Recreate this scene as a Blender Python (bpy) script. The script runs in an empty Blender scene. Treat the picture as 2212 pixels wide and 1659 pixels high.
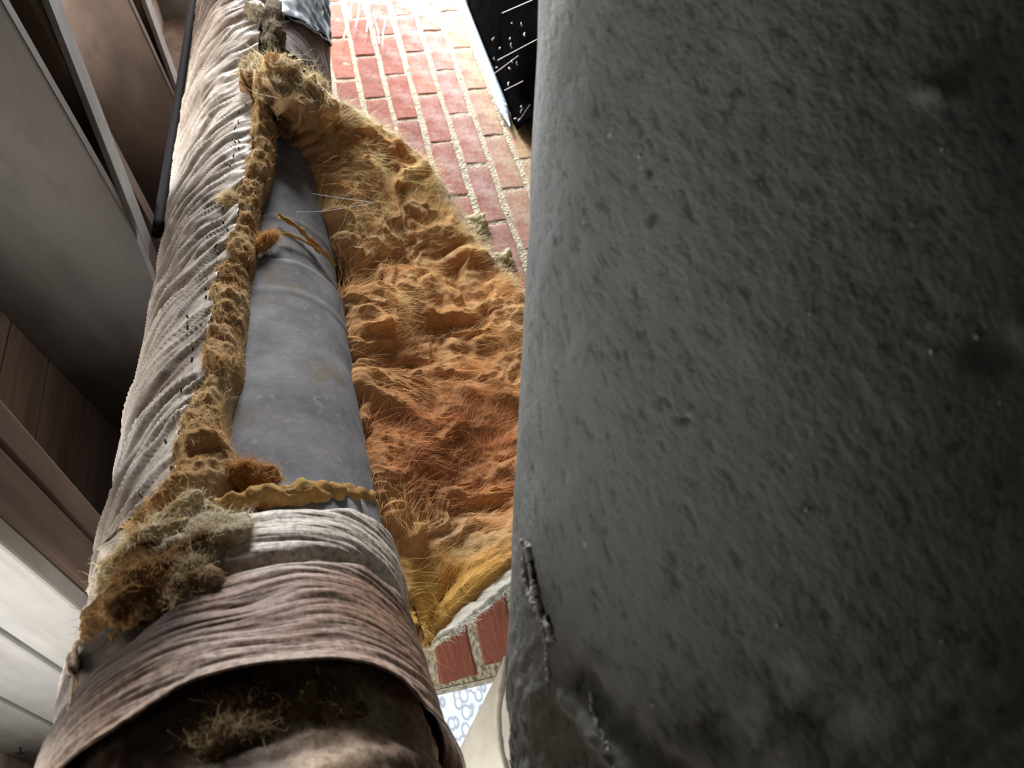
import bpy, math, random
import numpy as np
from mathutils import Matrix

random.seed(7); RNG = np.random.default_rng(7)
S = bpy.context.scene
COL = S.collection

# ------------------------------------------------------------------ camera
F, CX, CY = 1661.0, 1106.0, 829.5            # focal length and centre in pixels of the 2212x1659 photo
CAM = np.array([0.0, 0.0, 0.62])             # held 62 cm above the crawl-space ground, rolled on its side
M = np.array([[-0.22802788, -0.77315702, 0.5918036],
              [-0.04410294, 0.61539479, 0.78698423],
              [-0.97265524, 0.15335406, -0.17442567]])   # columns: image right, image down, forward
cam_d = bpy.data.cameras.new('camera')
cam = bpy.data.objects.new('camera', cam_d); COL.objects.link(cam)
R3 = np.stack([M[:, 0], -M[:, 1], -M[:, 2]], 1)
mw = np.eye(4); mw[:3, :3] = R3; mw[:3, 3] = CAM
cam.matrix_world = Matrix(mw.tolist())
cam_d.sensor_width = 36; cam_d.lens = F / 2212 * 36; cam_d.clip_start = 0.02
cam_d.dof.use_dof = True; cam_d.dof.focus_distance = 0.85; cam_d.dof.aperture_fstop = 9.0
S.camera = cam

# ------------------------------------------------------------------ world, daylight, exposure
W = bpy.data.worlds.new('world'); S.world = W; W.use_nodes = True
bg = W.node_tree.nodes['Background']; bg.inputs[0].default_value = (0.78, 0.88, 1.0, 1); bg.inputs[1].default_value = 0.02


def area(name, loc, target, sx, sy, power, col):
    d = bpy.data.lights.new(name, 'AREA'); d.shape = 'RECTANGLE'; d.size = sx; d.size_y = sy
    d.energy = power; d.color = col
    o = bpy.data.objects.new(name, d); COL.objects.link(o)
    z = np.array(loc, float) - np.array(target, float); z /= np.linalg.norm(z)
    x = np.cross([0, 0, 1.0], z); x /= np.linalg.norm(x); y = np.cross(z, x)
    m = np.eye(4); m[:3, :3] = np.stack([x, y, z], 1); m[:3, 3] = loc
    o.matrix_world = Matrix(m.tolist())
    return o


# daylight of the access hatch in the end wall, of the foundation window; plus unseen fill lamps added under the subfloor
area('hatch_daylight', (2.98, 0.46, 0.58), (1.2, 0.60, 0.60), 1.10, 0.56, 180, (0.98, 0.98, 1.0))
area('window_daylight', (-0.43, 1.115, 0.58), (-0.40, 0.0, 0.64), 0.86, 0.42, 15, (0.97, 1.0, 0.98))
CEILING_FILLS = ((0.56, 0.66, 0.30, 0.44, 2.2), (1.24, 0.62, 0.26, 0.60, 6.0), (0.06, 0.70, 0.26, 0.44, 6.0))     # fill lamps added under the subfloor: x, y, size, size, power
for gx_, gy_, sx_, sy_, pw_ in CEILING_FILLS:
    area('ceiling_fill', (gx_, gy_, 1.160), (gx_, gy_ + 0.05, 0.2), sx_, sy_, pw_, (1.0, 0.985, 0.95))
S.view_settings.view_transform = 'Standard'; S.view_settings.look = 'None'
S.view_settings.exposure = 0.0; S.view_settings.gamma = 1.0; S.view_settings.use_curve_mapping = False


# ------------------------------------------------------------------ maths helpers
def ray(px, py):
    return M @ np.array([(px - CX) / F, (py - CY) / F, 1.0])


def atY(px, py, Y):
    r = ray(px, py); return CAM + r * (Y / r[1])


def atZ(px, py, Z):
    r = ray(px, py); return CAM + r * ((Z - CAM[2]) / r[2])


def atD(px, py, d):
    return CAM + ray(px, py) * d


def proj(P):
    c = (np.asarray(P) - CAM) @ M
    return np.stack([c[..., 0] / c[..., 2] * F + CX, c[..., 1] / c[..., 2] * F + CY], -1)


_perm = RNG.permutation(256); _perm = np.concatenate([_perm, _perm, _perm])
_g = RNG.normal(size=(256, 3)); _g /= np.linalg.norm(_g, axis=1)[:, None]


def noise(x, y, z=0.0):
    x, y, z = np.broadcast_arrays(np.asarray(x, float), np.asarray(y, float), np.asarray(z, float))
    xi, yi, zi = np.floor(x).astype(int), np.floor(y).astype(int), np.floor(z).astype(int)
    xf, yf, zf = x - xi, y - yi, z - zi
    u, v, w = [t * t * t * (t * (t * 6 - 15) + 10) for t in (xf, yf, zf)]
    out = 0
    for dx in (0, 1):
        for dy in (0, 1):
            for dz in (0, 1):
                h = _perm[_perm[_perm[(xi + dx) & 255] + ((yi + dy) & 255)] + ((zi + dz) & 255)]
                g = _g[h]
                d = g[..., 0] * (xf - dx) + g[..., 1] * (yf - dy) + g[..., 2] * (zf - dz)
                out = out + d * (u if dx else 1 - u) * (v if dy else 1 - v) * (w if dz else 1 - w)
    return out * 1.5


def fbm(x, y, z=0.0, o=4, g=0.5):
    s, a, f = 0, 1.0, 1.0
    for _ in range(o):
        s = s + a * noise(x * f, y * f, np.asarray(z) * f + 7.3 * _); a *= g; f *= 2.03
    return s


def ridge(x, y, z=0.0, o=3):
    s, a, f = 0, 1.0, 1.0
    for _ in range(o):
        s = s + a * (1 - 2 * np.abs(noise(x * f, y * f, np.asarray(z) * f + 3.1 * _))); a *= 0.5; f *= 2.0
    return s - 0.9


def sm(a, b, x):
    t = np.clip((x - a) / (b - a), 0, 1); return t * t * (3 - 2 * t)


def lerp(a, b, t):
    return a + (b - a) * t


def mixc(a, b, t):
    return np.asarray(a) * (1 - t[..., None]) + np.asarray(b) * t[..., None]


def catmull(P, n):
    P = np.asarray(P, float); t = np.linspace(0, len(P) - 1, n); out = []
    for q in t:
        i = min(int(q), len(P) - 2); f = q - i
        p0, p1, p2, p3 = P[max(i - 1, 0)], P[i], P[i + 1], P[min(i + 2, len(P) - 1)]
        out.append(0.5 * (2 * p1 + (p2 - p0) * f + (2 * p0 - 5 * p1 + 4 * p2 - p3) * f * f + (3 * p1 - p0 - 3 * p2 + p3) * f ** 3))
    return np.array(out)


# ------------------------------------------------------------------ object helpers
def mesh_obj(name, V, Fc, mat, parent=None, col=None, smooth=True):
    me = bpy.data.meshes.new(name)
    V = np.asarray(V, float).reshape(-1, 3)
    me.from_pydata(V.tolist(), [], Fc if isinstance(Fc, list) else Fc.tolist())
    if smooth:
        me.polygons.foreach_set('use_smooth', [True] * len(me.polygons))
    if col is not None:
        ca = me.color_attributes.new('tint', 'FLOAT_COLOR', 'POINT')
        c = np.ones((len(V), 4)); c[:, :3] = np.asarray(col).reshape(-1, 3)
        ca.data.foreach_set('color', c.ravel())
    me.materials.append(mat); me.update()
    o = bpy.data.objects.new(name, me); COL.objects.link(o)
    if parent: o.parent = parent
    return o


def gridf(n, m, wrap=False, off=0):
    i = np.arange(n - 1)[:, None]; j = np.arange(m if wrap else m - 1)[None, :]
    k = (j + 1) % m
    a, b, c, d = i * m + j, i * m + k, (i + 1) * m + k, (i + 1) * m + j
    return np.stack(np.broadcast_arrays(a, b, c, d), -1).reshape(-1, 4) + off


def grid_obj(name, P, mat, parent=None, col=None, wrap=False, thick=0.0, flip=False):
    n, m = P.shape[:2]
    Fc = gridf(n, m, wrap)
    if flip: Fc = Fc[:, ::-1]
    o = mesh_obj(name, P, Fc, mat, parent, col)
    if thick:
        s = o.modifiers.new('thickness', 'SOLIDIFY'); s.thickness = thick; s.offset = -1
    return o


def frames(P):
    P = np.asarray(P, float); T = np.gradient(P, axis=0); T /= np.linalg.norm(T, axis=1)[:, None] + 1e-12
    ref = np.array([0.0, 0.0, 1.0]) if abs(T[0][2]) < 0.9 else np.array([1.0, 0, 0])
    N = []
    n = ref - T[0] * (ref @ T[0])
    for t in T:
        n = n - t * (n @ t); n /= np.linalg.norm(n) + 1e-12; N.append(n.copy())
    N = np.array(N); return T, N, np.cross(T, N)


def tube_pts(P, r, k=10, lump=0.0, fr=60.0, seed=0.0):
    P = np.asarray(P, float); T, N, B = frames(P)
    r = np.broadcast_to(np.asarray(r, float), (len(P),))
    a = np.linspace(0, 2 * math.pi, k, endpoint=False)
    D = N[:, None] * np.cos(a)[None, :, None] + B[:, None] * np.sin(a)[None, :, None]
    Q = P[:, None] + D * r[:, None, None]
    if lump:
        Q = Q + D * (lump * fbm(Q[..., 0] * fr, Q[..., 1] * fr, Q[..., 2] * fr + seed, 3))[..., None]
    return Q


def tube_obj(name, P, r, mat, parent=None, k=10, lump=0.0, fr=60.0, seed=0.0, col=None):
    Q = tube_pts(P, r, k, lump, fr, seed); n = len(Q)
    Fc = gridf(n, k, True).tolist() + [list(range(k))[::-1], [(n - 1) * k + i for i in range(k)]]
    return mesh_obj(name, Q, Fc, mat, parent, col)


def empty(name, loc):
    o = bpy.data.objects.new(name, None); COL.objects.link(o); o.location = loc; o.empty_display_size = 0.05
    bpy.context.view_layer.update(); return o


def adopt(root):
    """children are built in world coordinates: move their data so the empty sits at the thing's base"""
    for ch in root.children:
        ch.location = [-c for c in root.location]


def tag(o, label=None, cat=None, group=None, kind=None):
    if label: o['label'] = label
    if cat: o['category'] = cat
    if group: o['group'] = group
    if kind: o['kind'] = kind
    return o


def box(name, lo, hi, mat, parent=None, bev=0.0):
    x0, y0, z0 = lo; x1, y1, z1 = hi
    V = [(x0, y0, z0), (x1, y0, z0), (x1, y1, z0), (x0, y1, z0), (x0, y0, z1), (x1, y0, z1), (x1, y1, z1), (x0, y1, z1)]
    Fc = [(3, 2, 1, 0), (4, 5, 6, 7), (0, 1, 5, 4), (1, 2, 6, 5), (2, 3, 7, 6), (3, 0, 4, 7)]
    o = mesh_obj(name, V, Fc, mat, parent, smooth=False)
    if bev:
        b = o.modifiers.new('bevel', 'BEVEL'); b.width = bev; b.segments = 2
    return o


def plank(name, A, B, z0, z1, th, mat, parent=None, bev=0.003):
    """upright board between two ground points A, B; th to the +X side"""
    A, B = np.array(A, float), np.array(B, float); d = B - A; d /= np.linalg.norm(d)
    n = np.array([d[1], -d[0]]) * th
    b = [A, A + n, B + n, B]
    V = [(q[0], q[1], z0) for q in b] + [(q[0], q[1], z1) for q in b]
    Fc = [(0, 1, 2, 3), (7, 6, 5, 4), (4, 5, 1, 0), (5, 6, 2, 1), (6, 7, 3, 2), (7, 4, 0, 3)]
    o = mesh_obj(name, V, Fc, mat, parent, smooth=False)
    if bev:
        m_ = o.modifiers.new('bevel', 'BEVEL'); m_.width = bev; m_.segments = 2
    return o


# ------------------------------------------------------------------ materials
class NT:
    def __init__(s, name):
        s.m = bpy.data.materials.new(name); s.m.use_nodes = True
        s.t = s.m.node_tree; s.b = s.t.nodes['Principled BSDF']; s.out = s.t.nodes['Material Output']

    def n(s, typ, **kw):
        q = s.t.nodes.new(typ)
        for k, v in kw.items():
            if k.startswith('i_'):
                key = k[2:]; q.inputs[int(key) if key.isdigit() else key.replace('_', ' ')].default_value = v
            else: setattr(q, k, v)
        return q

    def l(s, a, b): s.t.links.new(a, b)

    def noise(s, scale, detail=4, rough=0.55, coord='Object', sc=(1, 1, 1), rot=(0, 0, 0), dist=0.0):
        tc = s.n('ShaderNodeTexCoord'); mp = s.n('ShaderNodeMapping'); mp.inputs['Scale'].default_value = sc
        mp.inputs['Rotation'].default_value = rot
        s.l(tc.outputs[coord], mp.inputs[0])
        q = s.n('ShaderNodeTexNoise', i_Scale=scale, i_Detail=detail, i_Roughness=rough, i_Distortion=dist)
        s.l(mp.outputs[0], q.inputs['Vector']); return q.outputs['Fac']

    def ramp(s, src, stops):
        r = s.n('ShaderNodeValToRGB'); e = r.color_ramp.elements
        while len(e) < len(stops): e.new(0.5)
        for q, (p, c) in zip(e, stops):
            q.position = p; q.color = (*c, 1) if len(c) == 3 else c
        s.l(src, r.inputs[0]); return r.outputs[0]

    def mix(s, a, b, f, mode='MIX'):
        q = s.n('ShaderNodeMix', data_type='RGBA', blend_type=mode)
        for v, i in ((f, 0), (a, 6), (b, 7)):
            if hasattr(v, 'links'): s.l(v, q.inputs[i])
            else: q.inputs[i].default_value = (*v, 1) if isinstance(v, tuple) and len(v) == 3 else v
        return q.outputs[2]

    def bump(s, src, strength, dist=0.002, prev=None):
        b = s.n('ShaderNodeBump', i_Strength=strength, i_Distance=dist); s.l(src, b.inputs['Height'])
        if prev: s.l(prev, b.inputs['Normal'])
        return b.outputs[0]

    def fin(s, col, rough=0.8, normal=None, metal=0.0, spec=0.3, **kw):
        if hasattr(col, 'links'): s.l(col, s.b.inputs['Base Color'])
        else: s.b.inputs['Base Color'].default_value = (*col, 1)
        if hasattr(rough, 'links'): s.l(rough, s.b.inputs['Roughness'])
        else: s.b.inputs['Roughness'].default_value = rough
        s.b.inputs['Metallic'].default_value = metal; s.b.inputs['Specular IOR Level'].default_value = spec
        if normal: s.l(normal, s.b.inputs['Normal'])
        for k, v in kw.items(): s.b.inputs[k.replace('_', ' ')].default_value = v
        return s.m

    def tint(s):
        return s.n('ShaderNodeAttribute', attribute_name='tint').outputs['Color']


g = lambda v: (v, v, v)


def mat_brick():
    s = NT('brick_clay')
    oi = s.n('ShaderNodeObjectInfo').outputs['Random']
    base = s.ramp(oi, [(0.0, (0.27, 0.085, 0.055)), (0.35, (0.32, 0.115, 0.078)), (0.7, (0.25, 0.092, 0.07)), (1.0, (0.37, 0.14, 0.085))])
    n1 = s.noise(22, 5, 0.65, 'Object'); base = s.mix(base, s.mix(base, (0.2, 0.07, 0.05), 0.6), s.ramp(n1, [(0.45, g(0)), (0.75, g(1))]))
    # efflorescence rising from the damp foot of the wall
    geo = s.n('ShaderNodeNewGeometry'); sp = s.n('ShaderNodeSeparateXYZ'); s.l(geo.outputs['Position'], sp.inputs[0])
    n2 = s.noise(16, 7, 0.72, 'Object')
    mr = s.n('ShaderNodeMapRange', i_1=0.50, i_2=0.18, i_3=-0.12, i_4=0.8); s.l(sp.outputs['Z'], mr.inputs[0])
    ad = s.n('ShaderNodeMath', operation='ADD'); s.l(mr.outputs[0], ad.inputs[0])
    n2s = s.n('ShaderNodeMapRange', i_1=0.36, i_2=0.66, i_3=-0.45, i_4=0.5); s.l(n2, n2s.inputs[0]); s.l(n2s.outputs[0], ad.inputs[1])
    ad.use_clamp = True
    gx = s.n('ShaderNodeMapRange', i_1=0.6, i_2=1.4, i_3=0.0, i_4=1.0); s.l(sp.outputs['X'], gx.inputs[0])
    ml = s.n('ShaderNodeMath', operation='MULTIPLY'); s.l(ad.outputs[0], ml.inputs[0]); s.l(gx.outputs[0], ml.inputs[1])
    tanf = s.n('ShaderNodeMapRange', i_1=0.30, i_2=0.18, i_3=0.0, i_4=1.0); s.l(sp.outputs['Z'], tanf.inputs[0])
    efc = s.mix((0.46, 0.33, 0.30), (0.42, 0.32, 0.18), tanf.outputs[0])
    col = s.mix(base, efc, ml.outputs[0])
    nb = s.bump(s.noise(45, 6, 0.7, 'Object', (1, 1, 2.2)), 0.9, 0.005)
    nb = s.bump(s.noise(9, 3, 0.6, 'Object'), 0.4, 0.006, nb)
    return s.fin(col, 0.9, nb, spec=0.2)


def mat_mortar():
    s = NT('lime_mortar')
    n = s.noise(60, 6, 0.7); v = s.n('ShaderNodeTexVoronoi', i_Scale=150.0)
    tc = s.n('ShaderNodeTexCoord'); s.l(tc.outputs['Object'], v.inputs['Vector'])
    c = s.ramp(n, [(0.3, (0.20, 0.16, 0.11)), (0.48, (0.46, 0.41, 0.30)), (0.70, (0.60, 0.56, 0.45))])
    nb = s.bump(v.outputs['Distance'], 0.8, 0.004); nb = s.bump(n, 0.8, 0.005, nb)
    return s.fin(c, 0.95, nb, spec=0.1)


def mat_wood(name, c0, c1, c2, grain=(1, 1, 1), scale=6.0, knots=False, rough=0.75, paint=None):
    s = NT(name)
    n = s.noise(scale, 6, 0.62, 'Object', grain, dist=0.6)
    c = s.ramp(n, [(0.28, c0), (0.5, c1), (0.72, c2)])
    f = s.noise(scale * 5, 3, 0.6, 'Object', grain)
    c = s.mix(c, s.mix(c, c0, 0.55), s.ramp(f, [(0.52, g(0)), (0.72, g(1))]))
    if paint:
        p = s.noise(3.0, 5, 0.65, 'Object'); c = s.mix(c, paint, s.ramp(p, [(0.42, g(0.0)), (0.62, g(0.75))]))
    nb = s.bump(f, 0.25, 0.002)
    return s.fin(c, rough, nb, spec=0.25)


def mat_tint(name, rough=0.8, fine=120.0, amt=0.35, bump=0.3, bd=0.002, sc=(1, 1, 1), spec=0.25, trans=0.0, sub=0.0, speck=None, metal=0.0):
    """takes the thing's own colours from its mesh, adds fine grain and relief"""
    s = NT(name); c = s.tint()
    n = s.noise(fine, 5, 0.65, 'Object', sc)
    c = s.mix(c, s.mix(c, (0.02, 0.014, 0.01), amt), s.ramp(n, [(0.38, g(1)), (0.58, g(0))]))
    if speck:
        v = s.noise(speck[0], 2, 0.5); c = s.mix(c, speck[2], s.ramp(v, [(speck[1], g(0)), (speck[1] + 0.05, g(0.9))]))
    nb = s.bump(n, bump, bd)
    m = s.fin(c, rough, nb, spec=spec, metal=metal)
    if sub:
        s.b.inputs['Subsurface Weight'].default_value = sub; s.b.inputs['Subsurface Radius'].default_value = (0.012, 0.005, 0.002)
    if trans:
        t = s.n('ShaderNodeBsdfTranslucent'); s.l(c, t.inputs[0])
        mx = s.n('ShaderNodeMixShader', i_0=trans); s.l(s.b.outputs[0], mx.inputs[1]); s.l(t.outputs[0], mx.inputs[2]); s.l(mx.outputs[0], s.out.inputs[0])
    return m


def mat_plain(name, c, rough=0.8, spec=0.3, metal=0.0, nz=None):
    s = NT(name)
    if nz:
        n = s.noise(nz, 5, 0.6); col = s.ramp(n, [(0.3, tuple(x * 0.65 for x in c)), (0.7, tuple(min(1, x * 1.25) for x in c))])
        return s.fin(col, rough, s.bump(n, 0.3, 0.003), metal, spec)
    return s.fin(c, rough, None, metal, spec)


def mat_metal():
    s = NT('galvanised_steel')
    n = s.noise(14, 6, 0.65); n2 = s.noise(70, 5, 0.7); n3 = s.noise(9, 7, 0.75, dist=0.8)
    c = s.ramp(n, [(0.3, (0.10, 0.102, 0.107)), (0.5, (0.165, 0.166, 0.172)), (0.7, (0.25, 0.25, 0.252))])
    c = s.mix(c, (0.34, 0.335, 0.32), s.ramp(n2, [(0.56, g(0)), (0.7, g(0.55))]))
    c = s.mix(c, (0.18, 0.13, 0.08), s.ramp(n3, [(0.52, g(0)), (0.66, g(0.8))]))
    nb = s.bump(n2, 0.2, 0.002)
    return s.fin(c, s.ramp(n2, [(0.3, g(0.75)), (0.7, g(0.95))]), nb, 0.0, 0.12)


def mat_greyduct():
    s = NT('dusty_grey_jacket')
    # grain runs obliquely round the duct
    n = s.noise(26, 6, 0.7, 'Object', (1, 1, 1)); big = s.noise(4, 4, 0.6)
    c = s.ramp(big, [(0.3, (0.17, 0.186, 0.184)), (0.5, (0.215, 0.231, 0.227)), (0.7, (0.243, 0.237, 0.207))])
    st = s.noise(130, 4, 0.7, 'Object', (0.55, 1.2, 1.2), (0.3, 0.2, 0.6))
    c = s.mix(c, (0.045, 0.047, 0.045), s.ramp(st, [(0.34, g(0.6)), (0.46, g(0))]))
    c = s.mix(c, (0.30, 0.30, 0.28), s.ramp(st, [(0.58, g(0)), (0.74, g(0.4))]))
    v = s.n('ShaderNodeTexVoronoi', i_Scale=42.0); tc = s.n('ShaderNodeTexCoord'); s.l(tc.outputs['Object'], v.inputs['Vector'])
    c = s.mix(c, (0.50, 0.49, 0.46), s.ramp(v.outputs['Distance'], [(0.03, g(0.6)), (0.075, g(0))]))
    v2 = s.n('ShaderNodeTexVoronoi', i_Scale=27.0); mp = s.n('ShaderNodeMapping'); mp.inputs['Location'].default_value = (3.3, 1.7, 9.1)
    s.l(tc.outputs['Object'], mp.inputs[0]); s.l(mp.outputs[0], v2.inputs['Vector'])
    c = s.mix(c, (0.035, 0.035, 0.035), s.ramp(v2.outputs['Distance'], [(0.05, g(0.7)), (0.12, g(0))]))
    nb = s.bump(st, 0.6, 0.003); nb = s.bump(n, 0.35, 0.005, nb)
    return s.fin(c, 0.8, nb, 0.0, 0.2)


def mat_pane():
    s = NT('dimpled_daylit_glass')
    v = s.n('ShaderNodeTexVoronoi', i_Scale=70.0); tc = s.n('ShaderNodeTexCoord')
    mp = s.n('ShaderNodeMapping'); mp.inputs['Scale'].default_value = (0.7, 1, 1.2)
    s.l(tc.outputs['Object'], mp.inputs[0]); s.l(mp.outputs[0], v.inputs['Vector'])
    c = s.ramp(v.outputs['Distance'], [(0.30, (0.95, 0.98, 1.0)), (0.48, (0.36, 0.42, 0.52)), (0.62, (0.85, 0.92, 1.0))])
    s.l(c, s.b.inputs['Emission Color']); s.b.inputs['Emission Strength'].default_value = 1.05
    nb = s.bump(v.outputs['Distance'], 0.8, 0.004)
    return s.fin((0.12, 0.14, 0.16), 0.3, nb, 0.0, 0.3)


MB_, MM_ = mat_brick(), mat_mortar()
M_paintwood = mat_wood('grey_painted_joist', (0.11, 0.097, 0.088), (0.17, 0.153, 0.14), (0.215, 0.197, 0.18), (1, 0.12, 1), 7, paint=(0.185, 0.172, 0.16))
M_shadeface = mat_wood('shaded_joist', (0.07, 0.05, 0.038), (0.125, 0.09, 0.07), (0.17, 0.125, 0.10), (1, 0.12, 1), 7)  # far joist: lack of light put into a darker wood colour
M_whiteface = mat_wood('whitewashed_joist', (0.15, 0.115, 0.09), (0.30, 0.275, 0.25), (0.38, 0.365, 0.345), (1, 0.10, 1), 8, paint=(0.22, 0.216, 0.208))
M_dirtwood = mat_wood('brown_joist', (0.05, 0.03, 0.02), (0.10, 0.065, 0.045), (0.15, 0.10, 0.07), (1, 0.1, 1), 9)
M_subfloor = mat_wood('subfloor_pine', (0.20, 0.14, 0.10), (0.46, 0.37, 0.31), (0.58, 0.48, 0.42), (0.12, 1, 1), 9)
M_strip = mat_plain('grey_strip', (0.24, 0.235, 0.23), 0.6, 0.4, 0.0, 12)
M_soil = mat_plain('bare_soil', (0.035, 0.027, 0.021), 0.95, 0.1, 0, 14)
M_black = mat_plain('black_plastic', (0.0025, 0.0025, 0.0025), 0.8, 0.0)
M_concrete = mat_plain('concrete_block', (0.22, 0.21, 0.20), 0.9, 0.2, 0, 10)
M_blue = mat_plain('pale_blue_plastic', (0.48, 0.60, 0.74), 0.45, 0.4)
M_jacket = mat_tint('vinyl_jacket', 0.5, 160, 0.30, 0.25, 0.0012, spec=0.38)
M_lowjacket = mat_tint('stained_jacket', 0.62, 190, 0.55, 0.4, 0.0016, (1, 1, 1), 0.3)
M_wool = mat_tint('glass_wool', 0.95, 150, 0.22, 0.4, 0.003, spec=0.05, trans=0.38)
M_fibre = mat_tint('glass_fibre', 0.75, 60, 0.1, 0.0, 0.001, spec=0.15, trans=0.5)
M_metal = mat_metal()
M_gduct = mat_greyduct()
M_beige = mat_plain('beige_jacket', (0.58, 0.56, 0.48), 0.55, 0.35, 0, 9)
M_foil = mat_plain('foil_tape', (0.66, 0.78, 0.88), 0.25, 0.6, 0.35)
M_staple = mat_plain('dark_staple', (0.015, 0.013, 0.012), 0.5, 0.4)
M_web = mat_plain('cobweb_silk', (0.8, 0.8, 0.82), 0.5, 0.4)
M_cable = mat_plain('black_cable', (0.006, 0.005, 0.005), 0.8, 0.08)
M_frame = mat_plain('weathered_frame', (0.30, 0.28, 0.25), 0.7, 0.3, 0, 20)
M_ink = mat_plain('black_ink', (0.01, 0.01, 0.01), 0.8, 0.1)

# ------------------------------------------------------------------ setting
WALL_Y = 1.13
# ground with the raised ledge by the wall
nx, ny = 110, 80
gx, gy = np.meshgrid(np.linspace(-1.2, 3.1, nx), np.linspace(-1.8, 1.6, ny), indexing='ij')


def ground(x, y):
    return 0.15 * sm(1.25, 1.75, x + 0.5 * (1.13 - y)) * sm(0.3, 0.95, y) + 0.012 * fbm(x * 5, y * 5, 0.3)


P = np.stack([gx, gy, ground(gx, gy)], -1)
tag(grid_obj('floor', P, M_soil, flip=False), 'bare brown soil of the crawl space under the ducts', kind='structure')

# brick wall: mortar core with a window opening, each brick its own piece
VX0, VX1, VZ0, VZ1 = -0.90, 0.335, 0.36, 0.80
CP, BP = 0.0672, 0.212
wallo = bpy.data.objects.new('wall_back', bpy.data.meshes.new('wall_back')); COL.objects.link(wallo)
vs, fs = [], []
for (x0, x1, z0, z1) in ((-1.2, VX0, -0.05, 0.93), (VX1, 3.1, -0.05, 0.93), (VX0, VX1, -0.05, VZ0), (VX0, VX1, VZ1, 0.93)):
    a = max(2, int((x1 - x0) / 0.02)); b = max(2, int((z1 - z0) / 0.02))
    X, Z = np.meshgrid(np.linspace(x0, x1, a), np.linspace(z0, z1, b), indexing='ij')
    edge = np.minimum.reduce([X - x0, x1 - X, Z - z0, z1 - Z]) > 1e-6
    Y = WALL_Y + 0.0004 + 0.0013 * fbm(X * 40, Z * 40, 1.1, 3) * edge
    o = sum(len(v) for v in vs); vs.append(np.stack([X, Y, Z], -1).reshape(-1, 3)); fs += gridf(a, b, off=o).tolist()
    o = sum(len(v) for v in vs)
    vs.append(np.array([(x0, WALL_Y + 0.0035, z0), (x1, WALL_Y + 0.0035, z0), (x1, WALL_Y + 0.0035, z1), (x0, WALL_Y + 0.0035, z1),
                        (x0, WALL_Y + 0.11, z0), (x1, WALL_Y + 0.11, z0), (x1, WALL_Y + 0.11, z1), (x0, WALL_Y + 0.11, z1)]))
    fs += [[o, o + 1, o + 5, o + 4], [o + 1, o + 2, o + 6, o + 5], [o + 2, o + 3, o + 7, o + 6], [o + 3, o, o + 4, o + 7], [o + 4, o + 5, o + 6, o + 7]]
wallo.data.from_pydata(np.concatenate(vs).tolist(), [], fs); wallo.data.materials.append(MM_)
tag(wallo, 'red brick foundation wall with pale lime mortar joints', kind='structure')


def brick_mesh(k, L, H, D):
    """brick with a worn, slightly uneven face"""
    rr = random.Random(k)
    xs = [0, 0.004, L * 0.33, L * 0.66, L - 0.004, L]; zs = [0, 0.004, H * 0.5, H - 0.004, H]
    V, Fc = [], []
    for i, x in enumerate(xs):
        for j, z in enumerate(zs):
            e = (i in (0, 5)) + (j in (0, 4))
            y = 0.0016 * (e == 1) + 0.003 * (e == 2) + rr.uniform(-0.0011, 0.0011)
            V.append((x + rr.uniform(-0.0018, 0.0018), y, z + rr.uniform(-0.0016, 0.0016)))
    m = len(zs)
    for i in range(5):
        for j in range(4): Fc.append((i * m + j, (i + 1) * m + j, (i + 1) * m + j + 1, i * m + j + 1))
    loop = [i * m for i in range(6)] + [5 * m + j for j in range(1, 5)] + [i * m + 4 for i in range(4, -1, -1)] + [j for j in range(3, 0, -1)]
    o = len(V); V += [(V[q][0], D, V[q][2]) for q in loop]
    for q in range(len(loop)):
        r = (q + 1) % len(loop); Fc.append((loop[q], o + q, o + r, loop[r]))
    me = bpy.data.meshes.new('brick'); me.from_pydata(V, [], Fc); me.materials.append(MB_)
    return me


JB, JH = 0.0135, 0.011         # bed and head joints
full = [brick_mesh(k, BP - JH, CP - JB, 0.05) for k in range(9)]
cache = {}
Z_OFF = 0.200 - 3 * CP
for c in range(14):
    z = Z_OFF + c * CP
    if z + CP > 0.935: break
    row = (1.826 if c % 2 else 1.722) + random.uniform(-0.006, 0.006) + JH / 2
    for i in range(-14, 7):
        x = row + i * BP; x1 = x + BP - JH
        if x > 2.95 or x < -1.15: continue
        segs = [(x, x1)]
        if z + CP * 0.6 > VZ0 and z + CP * 0.4 < VZ1:
            segs = [(a, b) for a, b in ((x, min(x1, VX0 - 0.004)), (max(x, VX1 + 0.004), x1)) if b - a > 0.03]
        for a, b in segs:
            if abs(b - a - (BP - JH)) < 1e-4: me = random.choice(full)
            else:
                key = round(b - a, 3)
                if key not in cache: cache[key] = brick_mesh(int(key * 1000), b - a, CP - JB, 0.05)
                me = cache[key]
            o = bpy.data.objects.new('brick', me); COL.objects.link(o); o.parent = wallo
            o.location = (a + random.uniform(-0.002, 0.002), WALL_Y - random.uniform(0.001, 0.0028), z + JB / 2 + random.uniform(-0.002, 0.002))

# foundation window
win = empty('window_1', ((VX0 + VX1) / 2, WALL_Y, VZ0)); tag(win, 'dimpled daylit glass window set low in the brick wall', kind='structure')
box('glass_pane', (VX0 + 0.002, WALL_Y + 0.022, VZ0 + 0.002), (VX1 - 0.002, WALL_Y + 0.030, VZ1 - 0.002), mat_pane(), win)
for lo, hi in (((VX0, WALL_Y + 0.03, VZ0), (VX1, WALL_Y + 0.06, VZ0 + 0.02)), ((VX0, WALL_Y + 0.03, VZ1 - 0.02), (VX1, WALL_Y + 0.06, VZ1)),
               ((VX0, WALL_Y + 0.03, VZ0), (VX0 + 0.02, WALL_Y + 0.06, VZ1)), ((VX1 - 0.012, WALL_Y + 0.03, VZ0), (VX1, WALL_Y + 0.06, VZ1))):
    box('frame_bar', lo, hi, M_frame, win)
adopt(win)

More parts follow.
